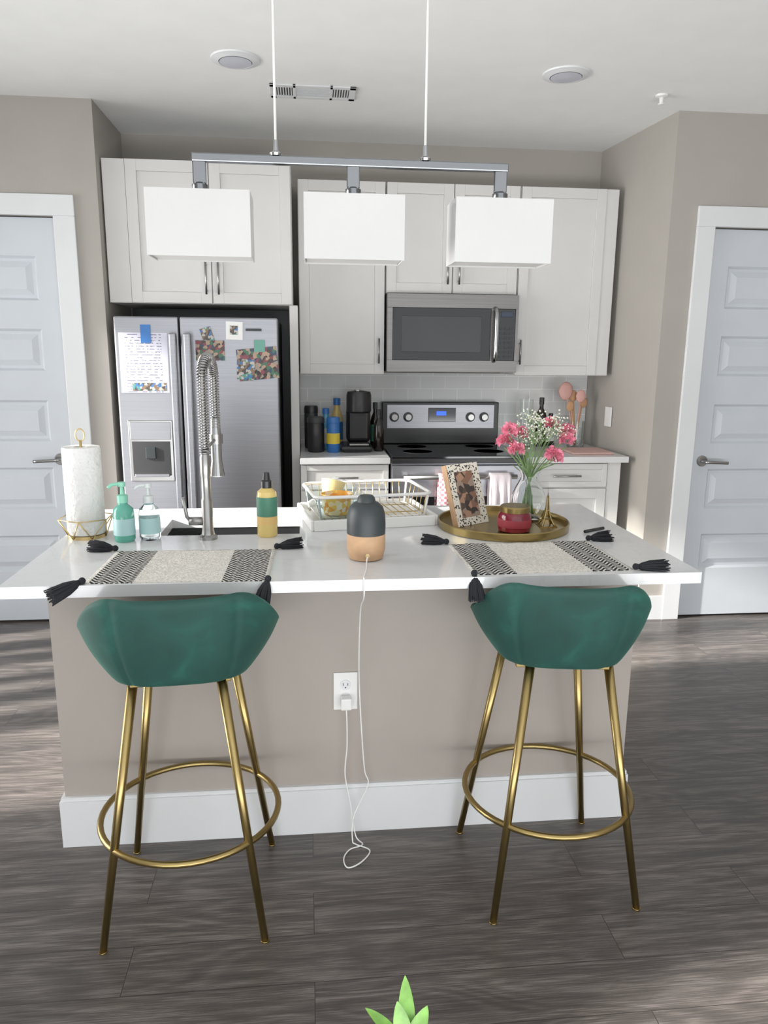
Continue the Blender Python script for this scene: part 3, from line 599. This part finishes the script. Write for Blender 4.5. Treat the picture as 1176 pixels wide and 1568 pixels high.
def mat_(name,cx,cy,w,d,rz,tas):
    g=grp(name,(cx,cy,CT),rz); bm=bmesh.new(); nx,ny=40,24
    V=[[bm.verts.new((-w/2+w*i/nx,-d/2+d*j/ny,.001+.0008*math.sin(i*.9+j*.5)*math.sin(j*.7)+.0008)) for j in range(ny+1)] for i in range(nx+1)]
    for i in range(nx):
        for j in range(ny): bm.faces.new((V[i][j],V[i+1][j],V[i+1][j+1],V[i][j+1]))
    o=fin('woven_mat',bm,matweave('woven_'+name,w),g,smooth=True); s=o.modifiers.new('s','SOLIDIFY'); s.thickness=.003; s.offset=1
    bm=bmesh.new()
    for sx,sy,dr,Lt in tas: tassel(bm,(sx*w/2,sy*d/2,.01),dr,Lt)
    fin('corner_tassels',bm,M['cotton'],g); return g
mat_('woven_placemat',-.322,1.935,.445,.30,math.radians(-1),[(-1,1,(-1,.15,.0),.075),(1,1,(1,.3,.0),.075),(-1,-1,(-.75,-.5,-.33),.085),(1,-1,(-.2,-.35,-.7),.075)])
mat_('woven_placemat',.632,1.955,.435,.31,math.radians(2),[(-1,1,(-1,.35,.0),.075),(1,1,(1,.0,.0),.075),(-1,-1,(.0,-.4,-.75),.075),(1,-1,(1,-.15,.0),.085)])
# outlet + charger + cables
g=outlet('wall_outlet',.103,.472,BY0)
g=grp('phone_charger'); box('plug',(.088,BY0-.04,.425),(.12,BY0-.009,.462),M['white'],g,bev=.004)
tube('charging_cable',smoothpath([(.104,BY0-.025,.427),(.106,BY0-.028,.38),(.106,BY0-.03,.3),(.10,BY0-.03,.21),(.115,BY0-.04,.12),(.13,BY0-.06,.02),(.15,1.99,.004),(.11,1.97,.004),(.09,1.93,.004),(.10,1.89,.004),(.14,1.91,.004),(.17,1.96,.004),(.13,1.99,.006),(.12,2.0,.015),(.125,2.02,.08),(.17,BY0-.03,.17),(.16,BY0-.03,.22),(.15,BY0-.04,.35),(.14,BY0-.06,.55),(.135,1.9,.78),(.135,CY0-.006,.87),(.135,CY0-.005,CT),(.136,CY0+.01,CT+.004),(.148,1.86,CT+.003),(.152,1.905,CT+.008),(.156,1.92,CT+.018)],7),.0021,M['white'],g,n=6)
# ---------------------------------------------------------------- pendant lamp
g=grp('linear_pendant_lamp'); ly=2.205; zb=1.985
box('bar',(-.305,ly-.012,zb-.012),(.572,ly+.012,zb+.010),M['lampm'],g,bev=.003)
for i,sx in enumerate((-.285,.134,.552)):
    box('stem_%d'%(i+1),(sx-.018,ly-.008,1.918),(sx+.018,ly+.008,zb),M['lampm'],g,bev=.003); rev('socket_%d'%(i+1),[(.02,0),(.022,.006),(.022,.022),(.012,.028)],(sx,ly,1.893),M['lampm'],g,n=20)
    w,d,z0,z1,t=.138,.066,1.722,1.893,.003
    boxes('fabric_shade_%d'%(i+1),[((sx-w,ly-d,z0),(sx+w,ly-d+t,z1)),((sx-w,ly+d-t,z0),(sx+w,ly+d,z1)),((sx-w,ly-d+t,z0),(sx-w+t,ly+d-t,z1)),((sx+w-t,ly-d+t,z0),(sx+w,ly+d-t,z1)),((sx-w+t,ly-d+t,z1-t),(sx+w-t,ly+d-t,z1)),((sx-w+.006,ly-d+.006,z0+.004),(sx+w-.006,ly+d-.006,z0+.007))],M['shade'],g,bev=0)
for i,wx in enumerate((-.078,.335)):
    tube('cable_%d'%(i+1),[(wx,ly,zb),(wx,ly,ZC)],.0035,M['white'],g,n=8); rev('gripper_%d'%(i+1),[(.016,.010),(.018,.016),(.008,.022),(.006,.05)],(wx,ly,zb),M['chrome'],g,n=16)
box('canopy',(-.15,ly-.06,ZC-.03),(.41,ly+.06,ZC),M['chrome'],g,bev=.006)
# ---------------------------------------------------------------- stools
def stool(cx,cy,rseat,rleg,wid=1.0,name='bar_stool'):
    g=grp(name,(cx,cy,0))
    leg=bmesh.new(); cr,sr=math.cos(rleg),math.sin(rleg)
    def R(x,y,z): return (x*cr-y*sr,x*sr+y*cr,z)
    for sx in (-1,1):
        for sy in (-1,1):
            a=R(sx*.105,sy*.105,.69); b=R(sx*.2,sy*.19,0.004); addtube(leg,[a,b],[.0125,.0095],14); addtube(leg,[b,(b[0],b[1],0)],.011,12)
    fin('legs',leg,M['brass'],g)
    tube('foot_ring',[(.232*math.cos(a),.226*math.sin(a),.262) for a in [2*pi*i/48 for i in range(48)]],.0085,M['brass'],g,n=12,closed=True)
    s=grp('seat_unit'); s.parent=g; s.rotation_euler=(0,0,rseat)
    rev('seat_cushion',[(.10,.685),(.15,.69),(.17,.71),(.18,.74),(.175,.765),(.15,.778),(.05,.782),(.001,.782)],(0,.02,0),M['velvet'],s,n=40)
    box('mount_plate',(-.12,-.12,.678),(.12,.12,.688),M['brass'],s)
    bm=bmesh.new(); rows=[]; nu=80
    z0=.688
    def sp(v,p): return math.copysign(abs(v)**p,v)
    for i in range(nu+1):
        u=-1+2*i/nu; au=abs(u); th=u*math.radians(118)
        s_=max(0,min(1,(au-.28)/.6)); s_=s_*s_*(3-2*s_); H=.236*(1-.58*s_); th_=.03
        puff=-.006*max(0,1-abs(au-.27)/.03)
        e=max(0,(au-.86)/.14); sh=math.sqrt(max(.05,1-.8*e*e))
        row=[]
        def pt(v,inner,dz=0):
            rr_=.165+.082*(v**.85); rr_+=puff*(0 if inner else 1)+.008*math.sin(v*pi); ex=.62+.24*v
            if inner: rr_-=th_*(1-.4*e)
            x_=rr_*sp(math.sin(th),ex)*wid; y_=-rr_*sp(math.cos(th),ex)*.93
            return bm.verts.new((x_,y_,z0+H*sh*v+dz))
        for v in (0,.05,.2,.4,.6,.8,.92): row.append(pt(v,False))
        o1=pt(1,False,-.006); i1=pt(1,True,-.006); mid=bm.verts.new(((o1.co.x+i1.co.x)/2,(o1.co.y+i1.co.y)/2,z0+H*sh+.006)); row+=[o1,mid,i1]
        for v in (.85,.6,.3,.0): row.append(pt(v,True))
        rows.append(row)
    for A,B in zip(rows,rows[1:]):
        for k in range(len(A)-1): bm.faces.new((A[k],A[k+1],B[k+1],B[k]))
        bm.faces.new((A[-1],A[0],B[0],B[-1]))
    bm.faces.new(rows[0]); bm.faces.new(rows[-1])
    fin('backrest_shell',bm,M['velvet'],s,smooth=True,sub=1)
    return g
stool(-.325,1.83,math.radians(5),0)
stool(.665,1.845,math.radians(-9),math.radians(2),.95)
# ---------------------------------------------------------------- foreground plant
g=grp('potted_plant'); x,y=.12,.80; dz=-.084
rev('pot',[(.07,0),(.09,.01),(.11,.2),(.115,.22),(.105,.22),(.1,.19),(.001,.185)],(x,y,0),M['pot'],g); 
tube('stem',smoothpath([(x,y,.18),(x+.01,y+.01,.4),(x,y,.655+dz)],6),[.007]*13,M['stem'],g)
def leaf(bm,base,d,L,w,droop=.3,up=(0,0,1)):
    base=Vector(base); d=Vector(d).normalized(); side=d.cross(Vector(up)).normalized(); nrm=side.cross(d); n=10; prev=None
    for i in range(n+1):
        t=i/n; c=base+d*L*t-Vector((0,0,1))*droop*L*t*t; ww=w*math.sin(pi*min(1,t*.93+.05))**.8*(1-t*.2)
        if i==n: ww=.0005
        r=[bm.verts.new(c-side*ww+nrm*ww*.35),bm.verts.new(c),bm.verts.new(c+side*ww+nrm*ww*.35)]
        if prev:
            for k in range(2): 
                f=bm.faces.new((prev[k],prev[k+1],r[k+1],r[k])); f.smooth=True
        prev=r
bm=bmesh.new()
leaf(bm,(x,y,.645+dz),(.03,.5,.9),.1,.013,.1,up=(0,-1,0)); leaf(bm,(x,y,.645+dz),(-.6,.5,.6),.085,.011,.2); leaf(bm,(x,y,.65+dz),(.35,.3,.65),.07,.013,.2,up=(0,-1,.3)); leaf(bm,(x,y,.64+dz),(.75,.3,.6),.08,.012,.35); leaf(bm,(x,y,.65+dz),(-.1,.2,.6),.07,.013,.1,up=(0,-1,.2)); leaf(bm,(x,y,.6+dz),(-.5,-.5,.4),.09,.013,.4); leaf(bm,(x,y,.6+dz),(.4,-.6,.4),.09,.013,.4); leaf(bm,(x,y,.5+dz),(.8,.1,.4),.09,.013,.5); leaf(bm,(x,y,.45+dz),(-.8,.1,.4),.09,.013,.5)
fin('leaves',bm,M['leaf'],g)
# ---------------------------------------------------------------- lights
w=bpy.data.worlds.new('World'); scn.world=w; w.use_nodes=True; bg=w.node_tree.nodes['Background']; bg.inputs[0].default_value=(.93,.97,1.0,1); bg.inputs[1].default_value=1.75
sd=bpy.data.lights.new('sun','SUN'); sd.energy=30; sd.angle=.05; sd.color=(1,.96,.9); so=bpy.data.objects.new('sun',sd); COL.objects.link(so)
az=math.radians(13); el=math.radians(20); d=Vector((math.cos(el)*math.cos(az),math.cos(el)*math.sin(az),-math.sin(el)))
so.rotation_euler=d.to_track_quat('-Z','Y').to_euler()
def area(name,loc,d,sx,sy,e,col,spread=pi):
    ad=bpy.data.lights.new(name,'AREA'); ad.shape='RECTANGLE'; ad.size=sx; ad.size_y=sy; ad.energy=e; ad.color=col; ad.spread=spread
    ao=bpy.data.objects.new(name,ad); COL.objects.link(ao); ao.location=loc; ao.rotation_euler=Vector(d).to_track_quat('-Z','Y').to_euler()
area('bounce_fill',(.3,-1.3,.2),(0,.4,.91),4.5,1.5,215,(.98,.99,1))  # added fill lamp near the floor, mimics bounced sun to brighten the ceiling
area('window_fill',(-2.55,2.75,1.25),(1,0,0),1.9,2.0,40,(1,.98,.95),1.5)  # area lamp added inside the blinds to brighten the right alcove wall
# ---------------------------------------------------------------- camera
p,yw,r=[math.radians(a) for a in (12.112,5.923,.532)]
F=Vector((math.sin(yw)*math.cos(p),math.cos(yw)*math.cos(p),-math.sin(p))); R=Vector((math.cos(yw),-math.sin(yw),0)); U=R.cross(F)
R2=R*math.cos(r)+U*math.sin(r); U2=-R*math.sin(r)+U*math.cos(r)
cd=bpy.data.cameras.new('camera'); co=bpy.data.objects.new('camera',cd); COL.objects.link(co)
cd.sensor_fit='VERTICAL'; cd.sensor_height=36; cd.sensor_width=27; cd.lens=1133.4/1568*36; cd.clip_start=.05
co.matrix_world=Matrix(((R2.x,U2.x,-F.x,0),(R2.y,U2.y,-F.y,0),(R2.z,U2.z,-F.z,1.47),(0,0,0,1)))
scn.camera=co
scn.view_settings.view_transform='Standard'; scn.view_settings.look='None'; scn.view_settings.gamma=1.12; scn.view_settings.exposure=-.22
